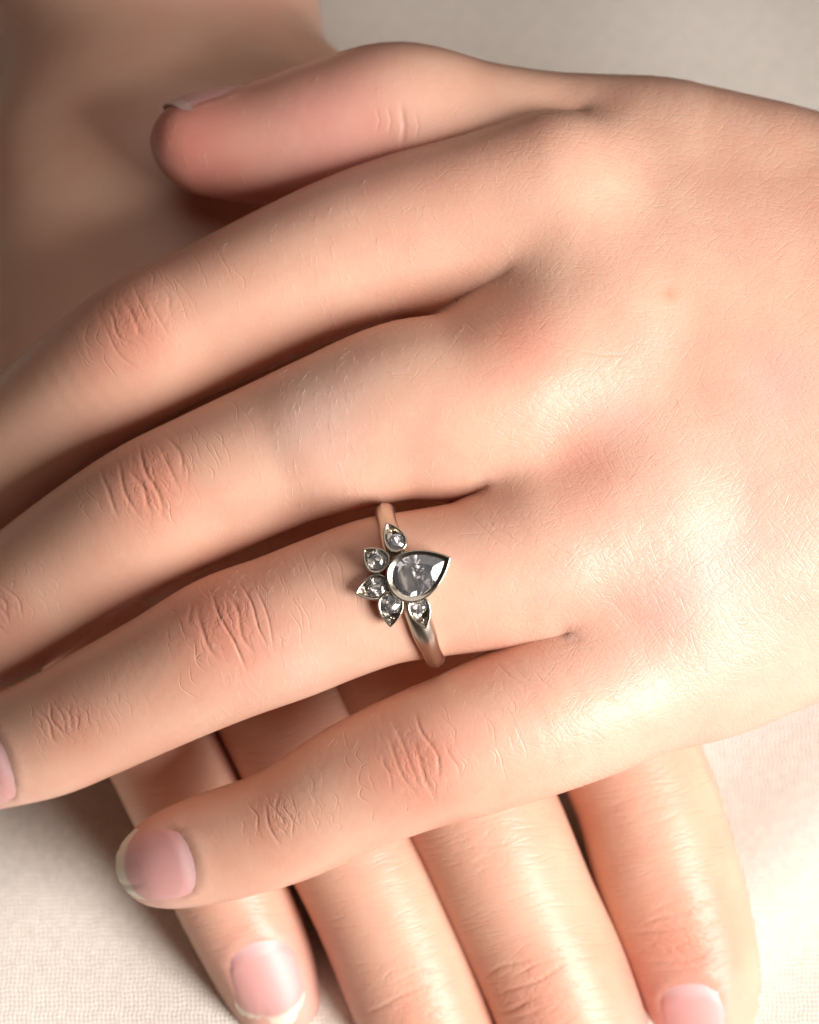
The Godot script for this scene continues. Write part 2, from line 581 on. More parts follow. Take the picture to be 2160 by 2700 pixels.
# the short pale down on fingers and the back of the hand
func fine_hair(hand: Node3D, body: ArrayMesh, count: int, upper: bool) -> void:
	var st := SurfaceTool.new()
	st.begin(Mesh.PRIMITIVE_TRIANGLES)
	var steps := 5
	for k in steps:
		for c in 3:
			var q := []
			for e in [[k, c], [k, c + 1], [k + 1, c + 1], [k + 1, c]]:
				var t := float(e[0]) / steps
				var r := 0.009 * (1.0 - 0.8 * t)
				var an: float = TAU * e[1] / 3.0
				q.append(Vector3(t, cos(an) * r, sin(an) * r + 0.42 * t - 0.34 * t * t))
			for i in [0, 2, 1, 0, 3, 2]:
				st.add_vertex(q[i])
	st.generate_normals()
	var hm := StandardMaterial3D.new()
	hm.resource_name = "down"
	hm.albedo_color = Color(0.93, 0.82, 0.70).linear_to_srgb()
	hm.roughness = 0.35
	var arr := body.surface_get_arrays(0)
	var v: PackedVector3Array = arr[Mesh.ARRAY_VERTEX]
	var n: PackedVector3Array = arr[Mesh.ARRAY_NORMAL]
	var where: Array[Transform3D] = []
	var tries := 0
	while where.size() < count and tries < 60000:
		tries += 1
		var i := rng.randi() % v.size()
		var p := v[i]
		if n[i].z < 0.35 or absf(p.x) > 43.0 or absf(p.y) > 53.0: continue
		var keep := 0.0
		var dir := Vector3(0.2, -1.0, 0)
		if upper:
			# thickest on the finger segment next to the knuckles
			keep = 0.12 + 0.9 * exp(-pow((p.x + 9.0 - 0.25 * (p.y - 8.0)) / 7.5, 2.0))
			if p.x > 12.0:
				keep = 0.22
				dir = Vector3(0.5, -0.8, 0)
			if p.x < -20.0 or p.y < -24.0: keep = 0.0
			if p.y > 32.0: keep = 0.04
		else:
			keep = 0.5
			dir = Vector3(-0.9, -0.3, 0)
		if rng.randf() > keep: continue
		dir = dir.rotated(Vector3(0, 0, 1), rng.randf_range(-0.4, 0.4))
		dir = (dir - n[i] * dir.dot(n[i])).normalized()
		var l := rng.randf_range(0.6, 1.9)
		var b := Basis(dir * l, n[i].cross(dir) * rng.randf_range(0.7, 1.1), n[i] * l * rng.randf_range(0.4, 1.0))
		where.append(Transform3D(b, p - n[i] * 0.03))
	var mm := MultiMesh.new()
	mm.transform_format = MultiMesh.TRANSFORM_3D
	mm.mesh = st.commit()
	mm.instance_count = where.size()
	for i in where.size(): mm.set_instance_transform(i, where[i])
	var o := MultiMeshInstance3D.new()
	o.name = "fine_hair"
	o.multimesh = mm
	o.material_override = hm
	hand.add_child(o, true)
	tag(o, "", "", "", "stuff")


# a nail starts at its root, runs along to the free edge and faces up
func nail_frame(o: Vector3, along: Vector3, up: Vector3, length: float, half: float, free: float) -> Dictionary:
	var n := up.normalized()
	var u := (along - n * along.dot(n)).normalized()
	return {"o": o, "along": u, "up": n, "side": n.cross(u).normalized(), "len": length, "half": half, "free": free}


func nail_plate(fl: Flesh, nl: Dictionary) -> ArrayMesh:
	var nu := 34
	var nv := 26
	var who := 0
	var best := 1e9
	var ds := fl.apart(nl.o + nl.along * nl.len * 0.5 - nl.up * 3.0)
	for i in range(1, fl.shells + 1):
		if ds[i] < best:
			best = ds[i]
			who = i
	var top := []
	for j in nv + 1:
		var s := 2.0 * j / nv - 1.0
		var row := []
		var total: float = nl.len + nl.free
		for i in nu + 1:
			# rounded root, slightly rounded free edge
			var from: float = nl.half * 0.75 * (1.0 - sqrt(maxf(1.0 - s * s, 0.0)))
			var to: float = total - nl.half * 0.95 * (1.0 - sqrt(maxf(1.0 - s * s * 0.98, 0.0)))
			var u: float = lerpf(from, to, float(i) / nu)
			var v: float = s * (nl.half + 0.12)
			var p: Vector3
			if u <= nl.len - 2.0 or row.size() < 3:
				p = nl.o + nl.along * u + nl.side * v + nl.up * 9.0
				var cand := fl.near(nl.o + nl.along * nl.len * 0.5, 16.0)
				for it in 30:
					var d := fl.dist(p, cand, who)
					if d < 0.01: break
					p -= nl.up * d * 0.9
					if (p - nl.o).dot(nl.up) < -4.0: break
				p += nl.up * (-0.1 + 0.17 * smoothstep(0.0, 1.8, u - from) - 0.12 * smoothstep(0.82, 1.0, absf(s)))
			else:
				var a: Vector3 = row[-1]
				var b: Vector3 = row[-2]
				p = a + (a - b).normalized() * ((to - from) / nu) * 1.0
				p -= nl.up * 0.006
			row.append(p)
		top.append(row)
	var v := PackedVector3Array()
	var n := PackedVector3Array()
	var c := PackedColorArray()
	var idx := PackedInt32Array()
	for side in 2:
		for j in nv + 1:
			for i in nu + 1:
				var du: Vector3 = top[j][mini(i + 1, nu)] - top[j][maxi(i - 1, 0)]
				var dv: Vector3 = top[mini(j + 1, nv)][i] - top[maxi(j - 1, 0)][i]
				var nn := du.cross(dv).normalized()
				if nn.dot(nl.up) < 0.0: nn = -nn
				var edge := float(i == 0 or i == nu or j == 0 or j == nv)
				v.append(top[j][i] - nn * (0.38 if side else 0.0) - nn * edge * (0.03 if side == 0 else -0.03))
				n.append(-nn if side else nn)
				var f := float(i) / nu
				var s := 2.0 * j / nv - 1.0
				var tip: float = smoothstep(0.835, 0.87, f + 0.05 * s * s * s * s)
				var lun := smoothstep(0.2, 0.1, f + 0.16 * s * s)
				var col := Color(0.75, 0.35, 0.325).lerp(Color(0.76, 0.47, 0.45), lun * 0.6)
				col = col.lerp(Color(0.60, 0.30, 0.26), smoothstep(0.55, 0.85, f) * 0.5)
				col = col.lerp(Color(0.80, 0.66, 0.50), tip * (0.35 if nl.free < 0.8 else 1.0))
				c.append(col)
	var st := (nv + 1) * (nu + 1)
	for side in 2:
		for j in nv:
			for i in nu:
				var o := side * st + j * (nu + 1) + i
				var q := [o, o + 1, o + nu + 2, o + nu + 1]
				var nq: Vector3 = (v[q[1]] - v[q[0]]).cross(v[q[3]] - v[q[0]])
				if nq.dot(n[q[0]]) > 0.0: q.reverse()
				idx.append_array([q[0], q[1], q[2], q[0], q[2], q[3]])
	var rim := []
	for i in nu + 1: rim.append(i)
	for j in range(1, nv + 1): rim.append(j * (nu + 1) + nu)
	for i in range(nu - 1, -1, -1): rim.append(nv * (nu + 1) + i)
	for j in range(nv - 1, 0, -1): rim.append(j * (nu + 1))
	for k in rim.size():
		var a: int = rim[k]
		var b: int = rim[(k + 1) % rim.size()]
		idx.append_array([a, b, b + st, a, b + st, a + st])
	return array_mesh(v, n, idx, PackedVector2Array(), c)


# ------------------------------------------------------------------ colour of the skin itself (blood, freckles, veins)
var mottle := FastNoiseLite.new()


func tinted(p: Vector3, base: Color, spots: Array) -> Color:
	var c := base
	for s in spots:
		var d: Vector3 = p - s[0]
		var w := exp(-d.length_squared() / (s[1] * s[1])) * float(s[3])
		if w > 0.01:
			c = c.lerp(s[2], w)
	var m := mottle.get_noise_3dv(p) * 0.5 + mottle.get_noise_3dv(p * 3.1) * 0.25
	m += mottle.get_noise_3dv(p * 0.3 + Vector3(50, 0, 0)) * 0.5
	return Color(c.r * (1.0 + 0.05 * m), c.g * (1.0 + 0.19 * m), c.b * (1.0 + 0.2 * m))


const BASE := Color(0.69, 0.395, 0.285)
const RED := Color(0.59, 0.235, 0.16)
const PINK := Color(0.67, 0.35, 0.30)
const PALE := Color(0.69, 0.44, 0.36)
const BLUE := Color(0.58, 0.38, 0.33)


func upper_tint(p: Vector3) -> Color:
	return tinted(p, BASE, upper_spots)


func lower_tint(p: Vector3) -> Color:
	return tinted(p, BASE, lower_spots)


var upper_spots := [
	[Vector3(-29.25, 19.65, -12.00), 6.0, RED, 0.85], [Vector3(-26.90, 3.31, -6.00), 6.0, RED, 0.85], [Vector3(-18.49, -11.22, -3.00), 6.5, RED, 0.85], [Vector3(0.36, -25.60, -1.00), 6.0, RED, 0.75],
	[Vector3(-35.42, -21.67, -9.00), 4.0, RED, 0.45], [Vector3(-13.82, -31.89, -8.00), 3.5, RED, 0.4], [Vector3(-43.17, -11.11, -18.00), 5.0, RED, 0.5],
	[Vector3(11.00, 16.82, -3.00), 4.5, RED, 0.8], [Vector3(17.77, 4.74, -3.00), 5.0, RED, 0.8], [Vector3(24.53, -10.25, -3.00), 5.0, RED, 0.75], [Vector3(5.73, 35.04, -7.00), 5.0, RED, 0.3],
	[Vector3(-21.95, 38.97, -24.00), 10.0, Color(0.60, 0.20, 0.16), 0.95], [Vector3(-8.13, 39.45, -18.00), 9.0, Color(0.64, 0.28, 0.235), 0.85], [Vector3(-0.13, 39.63, -20.00), 5.0, PINK, 0.6],
	[Vector3(-27.77, -35.15, -12.00), 4.5, PINK, 0.7], [Vector3(-25.65, -40.65, -18.00), 5.0, PINK, 0.7], [Vector3(-45.38, -27.25, -20.00), 6.0, PINK, 0.7],
	[Vector3(-8.82, 9.57, -3.00), 6.0, PALE, 0.7], [Vector3(-10.27, -16.53, -3.00), 6.0, PALE, 0.4], [Vector3(35.40, -8.26, 0.00), 20.0, PALE, 0.6],
	[Vector3(30.60, -6.82, 0.00), 3.2, BLUE, 0.85], [Vector3(26.76, -9.22, 0.00), 3.0, BLUE, 0.5], [Vector3(37.98, 13.41, -2.00), 4.0, BLUE, 0.5], [Vector3(33.56, -4.43, -1.00), 3.0, BLUE, 0.5], [Vector3(21.15, 9.57, -3.00), 3.0, BLUE, 0.35],
	[Vector3(26.72, 22.29, -4.00), 0.75, Color(0.55, 0.24, 0.13), 0.7], [Vector3(22.55, 3.76, -2.00), 0.35, Color(0.5, 0.22, 0.13), 0.6], [Vector3(23.08, 32.98, -12.00), 0.5, RED, 0.5],
	[Vector3(-6.89, 8.36, -3.00), 0.6, RED, 0.5],
]
var lower_spots := [
	[Vector3(-15.49, -50.28, -28.00), 6.0, PINK, 0.7], [Vector3(-12.01, -53.83, -32.00), 5.0, PINK, 0.8], [Vector3(29.95, -48.02, -26.00), 7.0, RED, 0.85], [Vector3(12.11, -52.60, -26.00), 6.0, RED, 0.75],
	[Vector3(-0.13, -54.13, -26.00), 5.0, RED, 0.5], [Vector3(-15.45, -43.01, -27.00), 5.0, RED, 0.25], [Vector3(28.67, -55.13, -30.00), 6.0, PINK, 0.7],
]


# ------------------------------------------------------------------ relief of the skin: creases and fine lines, drawn in millimetres
class Relief:
	var n := 2048
	var at: Vector2
	var span: float
	var h := PackedFloat32Array()

	func _init(corner: Vector2, width: float, size := 2048) -> void:
		at = corner
		span = width
		n = size
		h.resize(n * n)
		h.fill(0.0)

	func to_px(p: Vector2) -> Vector2:
		return Vector2((p.x - at.x) / span, 1.0 - (p.y - at.y) / span) * n

	# a groove along a bent line, in millimetres; it fades at both ends
	func groove(pts: PackedVector2Array, width: float, depth: float) -> void:
		var r := width * n / span
		var reach := r * 1.9
		var total := 0.0
		for i in pts.size() - 1: total += pts[i].distance_to(pts[i + 1])
		var run := 0.0
		for i in pts.size() - 1:
			var a := to_px(pts[i])
			var b := to_px(pts[i + 1])
			var ab := b - a
			var l2 := maxf(ab.length_squared(), 1e-4)
			var part := pts[i].distance_to(pts[i + 1]) / maxf(total, 1e-4)
			var x0 := maxi(int(minf(a.x, b.x) - reach), 0)
			var x1 := mini(int(maxf(a.x, b.x) + reach) + 1, n - 1)
			var y0 := maxi(int(minf(a.y, b.y) - reach), 0)
			var y1 := mini(int(maxf(a.y, b.y) + reach) + 1, n - 1)
			for y in range(y0, y1 + 1):
				for x in range(x0, x1 + 1):
					var q := Vector2(x + 0.5, y + 0.5) - a
					var t := clampf(q.dot(ab) / l2, 0.0, 1.0)
					var d := (q - ab * t).length() / r
					if d > 1.9: continue
					var f := run + part * t
					var fade := minf(minf(f, 1.0 - f) * 3.5, 1.0)
					var want := -depth * fade * exp(-d * d * 1.5)
					var o := y * n + x
					h[o] = minf(h[o], want)
			run += part

	# loose puffed skin over a joint: small cushions with creases between, longest across the finger
	func cushions(c: Vector2, axis: Vector2, size: float, depth: float, seed_: int) -> void:
		var fn := FastNoiseLite.new()
		fn.seed = seed_
		fn.noise_type = FastNoiseLite.TYPE_CELLULAR
		fn.cellular_distance_function = FastNoiseLite.DISTANCE_EUCLIDEAN
		fn.cellular_return_type = FastNoiseLite.RETURN_DISTANCE2_SUB
		fn.cellular_jitter = 1.0
		fn.frequency = 1.0
		var wob := FastNoiseLite.new()
		wob.seed = seed_ + 50
		wob.frequency = 0.35
		var across := Vector2(-axis.y, axis.x)
		var mid := to_px(c)
		var px := span / n
		var reach := int(7.5 * size / px)
		for y in range(maxi(int(mid.y) - reach, 0), mini(int(mid.y) + reach, n - 1)):
			for x in range(maxi(int(mid.x) - reach, 0), mini(int(mid.x) + reach, n - 1)):
				var p := Vector2((x - mid.x) * px, -(y - mid.y) * px) / size
				var u := p.dot(axis)
				var v := p.dot(across)
				var m := exp(-(u * u / 11.0 + v * v / 13.0))
				if m < 0.03: continue
				var uu := u + 0.06 * u * v * v * 0.25 + 0.9 * wob.get_noise_2d(p.x, p.y)
				var vv := v + 1.1 * wob.get_noise_2d(p.x + 40.0, p.y)
				var g := fn.get_noise_2d(uu * 0.62, vv * 0.3) + 1.0
				var g2 := fn.get_noise_2d(uu * 1.3 + 30.0, vv * 0.75) + 1.0
				h[y * n + x] -= m * depth * (exp(-pow(g / 0.22, 2.0)) + 0.35 * exp(-pow(g2 / 0.2, 2.0)) - 0.35 * minf(g, 0.6))

	func texture(grain: float, scale: float) -> ImageTexture:
		for i in h.size(): h[i] += 0.5
		var im := Image.create_from_data(n, n, false, Image.FORMAT_RF, h.to_byte_array())
		return ImageTexture.create_from_image(im)

	# adds the fine pebbled grain of skin
	func pebble(amount: float, freq: float, seed_: int, stretch := 1.0, weak := 1.0, at_x := 0.0) -> void:
		var fn := FastNoiseLite.new()
		fn.seed = seed_
		fn.noise_type = FastNoiseLite.TYPE_CELLULAR
		fn.cellular_return_type = FastNoiseLite.RETURN_DISTANCE2_SUB
		fn.cellular_jitter = 1.0
		fn.frequency = freq * span / n
		fn.domain_warp_enabled = true
		fn.domain_warp_amplitude = 8.0
		fn.domain_warp_frequency = freq * 0.6 * span / n
		var im := fn.get_image(int(n / stretch), n, false, false, true)
		im.convert(Image.FORMAT_RF)
		if stretch != 1.0: im.resize(n, n, Image.INTERPOLATE_CUBIC)
		var g := im.get_data().to_float32_array()
		for y in n:
			for x in n:
				var o := y * n + x
				var m := lerpf(weak, 1.0, smoothstep(at_x - 6.0, at_x + 8.0, at.x + span * x / n))
				h[o] += amount * m * (minf(g[o] * 2.0, 0.6) - 0.3)


func arc(c: Vector2, axis: Vector2, off: float, length: float, bow: float, wob: float) -> PackedVector2Array:
	# a line across the finger at distance off from the joint, bowed along the axis
	var across := Vector2(-axis.y, axis.x)
	var out := PackedVector2Array()
	var n := 9
	var ph := rng.randf() * TAU
	for i in n + 1:
		var t := 2.0 * i / n - 1.0
		out.append(c + axis * (off + bow * t * t + wob * sin(t * 4.0 + ph)) + across * length * 0.5 * t)
	return out


# wrinkles over a finger joint: deep bowed folds, smaller ones between them and fine branches
func joint_folds(r: Relief, c: Vector2, axis: Vector2, w: float, size: float, depth: float) -> void:
	var across := Vector2(-axis.y, axis.x)
	for k in 6:
		var o := (k - 2.5) * 1.5 * size + rng.randf_range(-0.5, 0.5) * size
		var far := absf(o) / (5.0 * size)
		var len := w * rng.randf_range(0.4, 1.0) * (1.0 - 0.25 * far)
		r.groove(arc(c + across * rng.randf_range(-1.6, 1.6) * size, axis.rotated(rng.randf_range(-0.15, 0.15)), o, len, -o * 0.13 + rng.randf_range(-0.35, 0.35), 0.35 * rng.randf()), rng.randf_range(0.17, 0.34) * sqrt(size), depth * rng.randf_range(0.3, 0.75) * (1.0 - 0.45 * far))
	for k in 30:
		var o := rng.randf_range(-5.5, 7.5) * size
		r.groove(arc(c + across * rng.randf_range(-3.4, 3.4) * size, axis.rotated(rng.randf_range(-0.35, 0.35)), o, rng.randf_range(1.0, 4.0) * size, -o * 0.12, 0.15), rng.randf_range(0.05, 0.11), depth * rng.randf_range(0.08, 0.26))
	for k in 14:   # long faint folds towards the hand
		var o := rng.randf_range(4.5, 12.0) * size
		r.groove(arc(c + across * rng.randf_range(-3.0, 3.0), -axis, o, rng.randf_range(2.0, 5.5) * size, -0.4, 0.1), rng.randf_range(0.07, 0.12), depth * rng.randf_range(0.07, 0.2))
	r.cushions(c, axis, size * 1.1, depth * 0.34, rng.randi() % 1000)


func scatter_lines(r: Relief, count: int, box: Rect2, angles: Array, len: Vector2, width: Vector2, depth: Vector2, keep: Callable) -> void:
	for k in count:
		var p := box.position + Vector2(rng.randf(), rng.randf()) * box.size
		var m: float = keep.call(p)
		if rng.randf() > m: continue
		var ang: float = angles[rng.randi() % angles.size()] + rng.randf_range(-0.16, 0.16) + 0.12 * sin(p.x * 0.21 + p.y * 0.13)
		var d := Vector2.from_angle(ang)
		var l := rng.randf_range(len.x, len.y)
		var bend := d.orthogonal() * rng.randf_range(-0.12, 0.12) * l
		r.groove(PackedVector2Array([p - d * l * 0.5, p + bend * 0.7, p + d * l * 0.5]), rng.randf_range(width.x, width.y), rng.randf_range(depth.x, depth.y))


func relief_upper() -> Texture2D:
	var t0 := Time.get_ticks_msec()
	var r := Relief.new(Vector2(-47, -47), 97.0)
	# back of the hand: crossing families of fine lines
	var back := func(p: Vector2) -> float: return smoothstep(-2.0, 16.0, p.x + 0.25 * p.y)
	scatter_lines(r, 5200, Rect2(-4, -28, 50, 70), [-0.12, -0.2, -0.5, 0.85], Vector2(1.6, 4.5), Vector2(0.04, 0.075), Vector2(0.006, 0.018), back)
	scatter_lines(r, 2600, Rect2(14, -30, 33, 40), [-0.85, -1.0, 0.9, 0.25], Vector2(1.2, 3.6), Vector2(0.05, 0.09), Vector2(0.01, 0.028), back)
	# fingers: faint hatching across
	var fingers := func(p: Vector2) -> float: return 0.9 - 0.7 * smoothstep(0.0, 14.0, p.x)
	scatter_lines(r, 2600, Rect2(-44, -44, 58, 80), [-1.2, -1.05, -1.35], Vector2(0.8, 2.4), Vector2(0.045, 0.08), Vector2(0.003, 0.008), fingers)
	# slanting folds that run out of the webs
	for w: Array in [[Vector2(9.0, -15.0), -0.75], [Vector2(6.0, 0.2), -0.62], [Vector2(4.0, 20.0), -0.55]]:
		for k in 9:
			var p: Vector2 = w[0] + Vector2(1.5 * k, -0.35 * k) + Vector2(rng.randf_range(-0.5, 0.5), rng.randf_range(-0.8, 0.3))
			var d := Vector2.from_angle(w[1] + rng.randf_range(-0.15, 0.15) + 0.04 * k)
			var l := rng.randf_range(2.5, 6.0)
			r.groove(PackedVector2Array([p, p + d * l * 0.5 + d.orthogonal() * 0.25, p + d * l]), rng.randf_range(0.1, 0.2), rng.randf_range(0.02, 0.05))
	# the crease of the thumb's joint
	for w: Array in [[0.0, 0.4, 0.1, 5.4], [-1.4, 0.22, 0.04, 3.4], [-2.6, 0.2, 0.03, 3.0], [1.5, 0.22, 0.03, 3.0]]:
		var c := Vector2(-0.7 + w[0], 40.6 + rng.randf_range(-0.5, 0.5))
		r.groove(PackedVector2Array([c + Vector2(-0.25, w[3] * 0.5), c + Vector2(0.15, 0), c + Vector2(-0.2, -w[3] * 0.5)]), w[1], w[2])
	# folds over the joints
	joint_folds(r, Vector2(-28.3, 20.2), Vector2(-0.87, -0.5), 9.0, 1.0, 0.13)
	joint_folds(r, Vector2(-26.8, 3.0), Vector2(-0.88, -0.48), 9.5, 1.05, 0.15)
	joint_folds(r, Vector2(-18.4, -11.0), Vector2(-0.93, -0.36), 10.0, 1.1, 0.16)
	joint_folds(r, Vector2(0.8, -25.6), Vector2(-0.93, -0.36), 9.0, 0.95, 0.15)
	joint_folds(r, Vector2(-13.6, -31.2), Vector2(-0.93, -0.3), 6.0, 0.55, 0.11)
	joint_folds(r, Vector2(-35.5, -21.5), Vector2(-0.9, -0.42), 6.0, 0.6, 0.10)
	joint_folds(r, Vector2(-43.0, -10.5), Vector2(-0.83, -0.55), 6.0, 0.6, 0.10)
	r.pebble(0.03, 1.15, 3, 1.5, 0.3, 6.0)
	r.pebble(0.012, 2.0, 5, 1.25, 0.6, 4.0)
	print("relief ms ", Time.get_ticks_msec() - t0)
	return r.texture(0, 0)


func relief_lower(_f: Flesh) -> Texture2D:
	var r := Relief.new(Vector2(-47, -60), 97.0)
	var all := func(p: Vector2) -> float: return 1.0 if p.y < -5.0 else 0.0
	scatter_lines(r, 2600, Rect2(-40, -58, 80, 55), [0.2, 0.3, 0.1], Vector2(1.5, 5.5), Vector2(0.07, 0.14), Vector2(0.01, 0.032), all)
	joint_folds(r, Vector2(28.8, -45.5), Vector2(0.25, -0.97), 10.0, 1.0, 0.2)
	joint_folds(r, Vector2(12.5, -51.5), Vector2(0.35, -0.94), 11.0, 1.1, 0.2)
	joint_folds(r, Vector2(0.0, -52.0), Vector2(0.38, -0.93), 10.0, 1.0, 0.14)
	joint_folds(r, Vector2(24.0, -30.0), Vector2(0.25, -0.97), 10.0, 0.9, 0.08)
	joint_folds(r, Vector2(8.0, -35.0), Vector2(0.35, -0.94), 10.0, 0.9, 0.09)
	r.pebble(0.016, 1.4, 9)
	return r.texture(0, 0)


# ------------------------------------------------------------------ linen: a plain weave of uneven threads
func weave(height: bool) -> Texture2D:
	var n := 512
	var threads := 20
	var im := Image.create_empty(n, n, false, Image.FORMAT_RF if height else Image.FORMAT_RGB8)
	var g := FastNoiseLite.new()
	g.seed = 4
	g.frequency = 0.5
	for y in n:
		for x in n:
			var u := float(x) / n * threads
			var v := float(y) / n * threads
			u += 0.16 * sin(v * TAU / threads * 3.0) + 0.1 * sin(v * TAU / threads * 7.0 + 2.0)
			v += 0.16 * sin(u * TAU / threads * 2.0 + 1.0) + 0.1 * sin(u * TAU / threads * 5.0)
			var iu := posmod(int(floor(u)), threads)
			var iv := posmod(int(floor(v)), threads)
			var fu: float = u - floorf(u) - 0.5
			var fv: float = v - floorf(v) - 0.5
			var wu := 0.42 + 0.08 * g.get_noise_2d(iu * 9.0, 3.0)
			var wv := 0.42 + 0.08 * g.get_noise_2d(iv * 9.0, 77.0)
			var over := 1.0 if (iu + iv) % 2 == 0 else -1.0
			var warp := (1.0 - pow(absf(fu) / wu, 2.0)) * 0.5 + 0.35 * over * cos(PI * fv)
			var weft := (1.0 - pow(absf(fv) / wv, 2.0)) * 0.5 - 0.35 * over * cos(PI * fu)
			var hh := maxf(maxf(warp, weft), -0.3)
			if height:
				im.set_pixel(x, y, Color(hh, hh, hh))
			else:
				var tone := 1.0 + 0.09 * g.get_noise_2d(iu * 5.0, 31.0 + iv * 0.4) + 0.09 * g.get_noise_2d(iv * 5.0, 131.0 + iu * 0.4)
				var c := Color(0.80, 0.735, 0.655) * tone
				im.set_pixel(x, y, Color(c.r, c.g, c.b).linear_to_srgb())
	return ImageTexture.create_from_image(im)


func cloth_z(x: float, y: float) -> float:
	var z := -39.0 - 0.5 * (y + 42.0)
	if y > 10.0: z -= (y - 10.0) * (y - 10.0) * 0.006
	z += 0.8 * sin(x * 0.21 - y * 0.16 + 1.4 * sin(y * 0.07)) * 0.5 * smoothstep(5.0, 40.0, x) * smoothstep(0.0, -25.0, y)
	z += 0.9 * sin(x * 0.11 + y * 0.05) * sin(y * 0.09 - x * 0.03 + 1.0)
	return z


# ------------------------------------------------------------------ the ring
# ring frame: x along the finger towards the hand, y across it, z out of the finger; the origin is the middle of the shank
func build_ring() -> void:
	var axis := Vector3(0.945, 0.325, 0.03).normalized()
	var out := Vector3(-0.02, -0.04, 1.0)
	var zz := (out - axis * out.dot(axis)).normalized()
	var yy := zz.cross(axis)
	var frame := Basis(axis, yy, zz)
	var mid := Vector3(0.07, -7.52, -7.30)
	var ring := root("ring", mid)
	ring.transform = Transform3D(TILT * frame * MM, TILT * (mid * MM) + RISE)
	tag(ring, "white gold ring with a pear stone and five small petals, worn on the upper hand", "ring")
	var gold := StandardMaterial3D.new()
	gold.resource_name = "white_gold"
	gold.albedo_color = Color(0.64, 0.57, 0.48).linear_to_srgb()
	gold.metallic = 1.0
	gold.roughness = 0.2
	var satin := gold.duplicate()
	satin.roughness = 0.3
	var stone := StandardMaterial3D.new()
	stone.resource_name = "clear_stone"
	stone.albedo_color = Color(0.97, 0.97, 1.0, 0.05)
	stone.transparency = BaseMaterial3D.TRANSPARENCY_ALPHA
	stone.refraction_enabled = true
	stone.refraction_scale = 0.105
	stone.roughness = 0.0
	part("shank", shank(), satin, ring)
	# every setting: where it stands (in the picture plane, brought into the ring's frame), where its tip points, its size
	var seats := [
		["bezel", Vector3(1.03, -6.11, 2.40), Vector3(4.32, -4.49, 2.40), 7.0, 5.15, 0.0, 2.9],
		["petal", Vector3(-1.60, -2.49, 1.30), Vector3(-2.37, -0.96, 0.90), 3.4, 2.25, 0.8, 2.2],
		["petal", Vector3(-3.52, -4.69, 1.50), Vector3(-4.81, -3.59, 1.20), 3.1, 2.6, 0.95, 2.0],
		["petal", Vector3(-3.75, -7.70, 1.50), Vector3(-5.58, -8.28, 1.20), 3.65, 2.6, 0.98, 2.0],
		["petal", Vector3(-1.89, -9.80, 1.50), Vector3(-1.94, -11.87, 1.30), 3.7, 2.6, 0.98, 2.0],
		["petal", Vector3(1.12, -10.13, 1.80), Vector3(1.70, -11.96, 1.40), 3.6, 2.3, 0.80, 2.2],
	]
	var inv := frame.inverse()
	for s in seats:
		var p: Vector3 = inv * (s[1] - mid)
		var q: Vector3 = inv * (s[2] - mid)
		var big: bool = s[0] == "bezel"
		# seats lean with the finger's curve
		var lean := Vector3(0, p.y * (0.01 if big else 0.05), 1).normalized()
		var dir := q - p
		dir = (dir - lean * dir.dot(lean)).normalized()
		var b := Basis(dir, lean.cross(dir), lean)
		var set := part(s[0] + "_setting", bezel_mesh(s[3], s[4], s[6], big), gold, ring)
		set.transform = Transform3D(b, p)
		var gem: MeshInstance3D
		if not big:
			# a little bar of metal joins every petal to the middle setting
			var hub: Vector3 = inv * (Vector3(0.26, -6.42, 0.60) - mid)
			var foot := p - lean * 0.9
			var bar := CylinderMesh.new()
			bar.top_radius = 0.42
			bar.bottom_radius = 0.5
			bar.height = foot.distance_to(hub)
			bar.radial_segments = 16
			var br := part("gallery_bar", bar, gold, ring)
			var up := (hub - foot).normalized()
			var sd := up.cross(Vector3(0, 0, 1)).normalized()
			br.transform = Transform3D(Basis(sd, up, sd.cross(up)), (foot + hub) * 0.5)
		if big:
			var clear := stone.duplicate()
			clear.refraction_scale = 0.092
			clear.albedo_color = Color(0.97, 0.97, 1.0, 0.05)
			gem = part("pear_stone", gem_mesh(s[3] * 0.80, s[4] * 0.79, true), clear, set)
			gem.position = Vector3(0.08, 0, -0.35)
		else:
			gem = part("round_stone", gem_mesh(s[5] * 2.0, s[5] * 2.0, false), stone, set)
			gem.position = Vector3(-s[3] * 0.5 + s[4] * 0.5 + 0.02, 0, -0.12)
			var bead := SphereMesh.new()
			bead.radius = 0.19
			bead.height = 0.36
			bead.radial_segments = 16
			bead.rings = 8
			var bd := part("bead", bead, gold, set)
			bd.position = Vector3(s[3] * 0.5 - s[3] * 0.27, 0, -0.34)


func shank() -> ArrayMesh:
	# a knife-edged band: five-sided section, its ridge in the middle, swept round the finger
	var sec := [Vector2(-0.9, 7.72)]
	for k in 13:
		var f := PI * (k / 12.0 - 0.5)
		sec.append(Vector2(sin(f), 8.0 + 0.86 * pow(cos(f), 0.9) + (0.1 if k == 6 else 0.0)))
	sec.append(Vector2(0.9, 7.72))
	var v := PackedVector3Array()
	var st := SurfaceTool.new()
	st.begin(Mesh.PRIMITIVE_TRIANGLES)
	st.set_smooth_group(1)
	var n := 160
	var pt := func(i: int, k: int) -> Vector3:
		var a := TAU * i / n
		var up := cos(a)
		var w := 1.0 + 0.22 * smoothstep(0.55, 0.85, up)
		var s: Vector2 = sec[k]
		return Vector3(s.x * w, sin(a) * s.y, up * s.y)
	for i in n:
		for k in sec.size():
			var k2 := (k + 1) % sec.size()
			var q := [pt.call(i, k), pt.call(i, k2), pt.call(i + 1, k2), pt.call(i + 1, k)]
			st.add_vertex(q[0]); st.add_vertex(q[2]); st.add_vertex(q[1])
			st.add_vertex(q[0]); st.add_vertex(q[3]); st.add_vertex(q[2])
	st.generate_normals()
	return flip_check(st.commit(), Vector3(0, 8.3, 0))


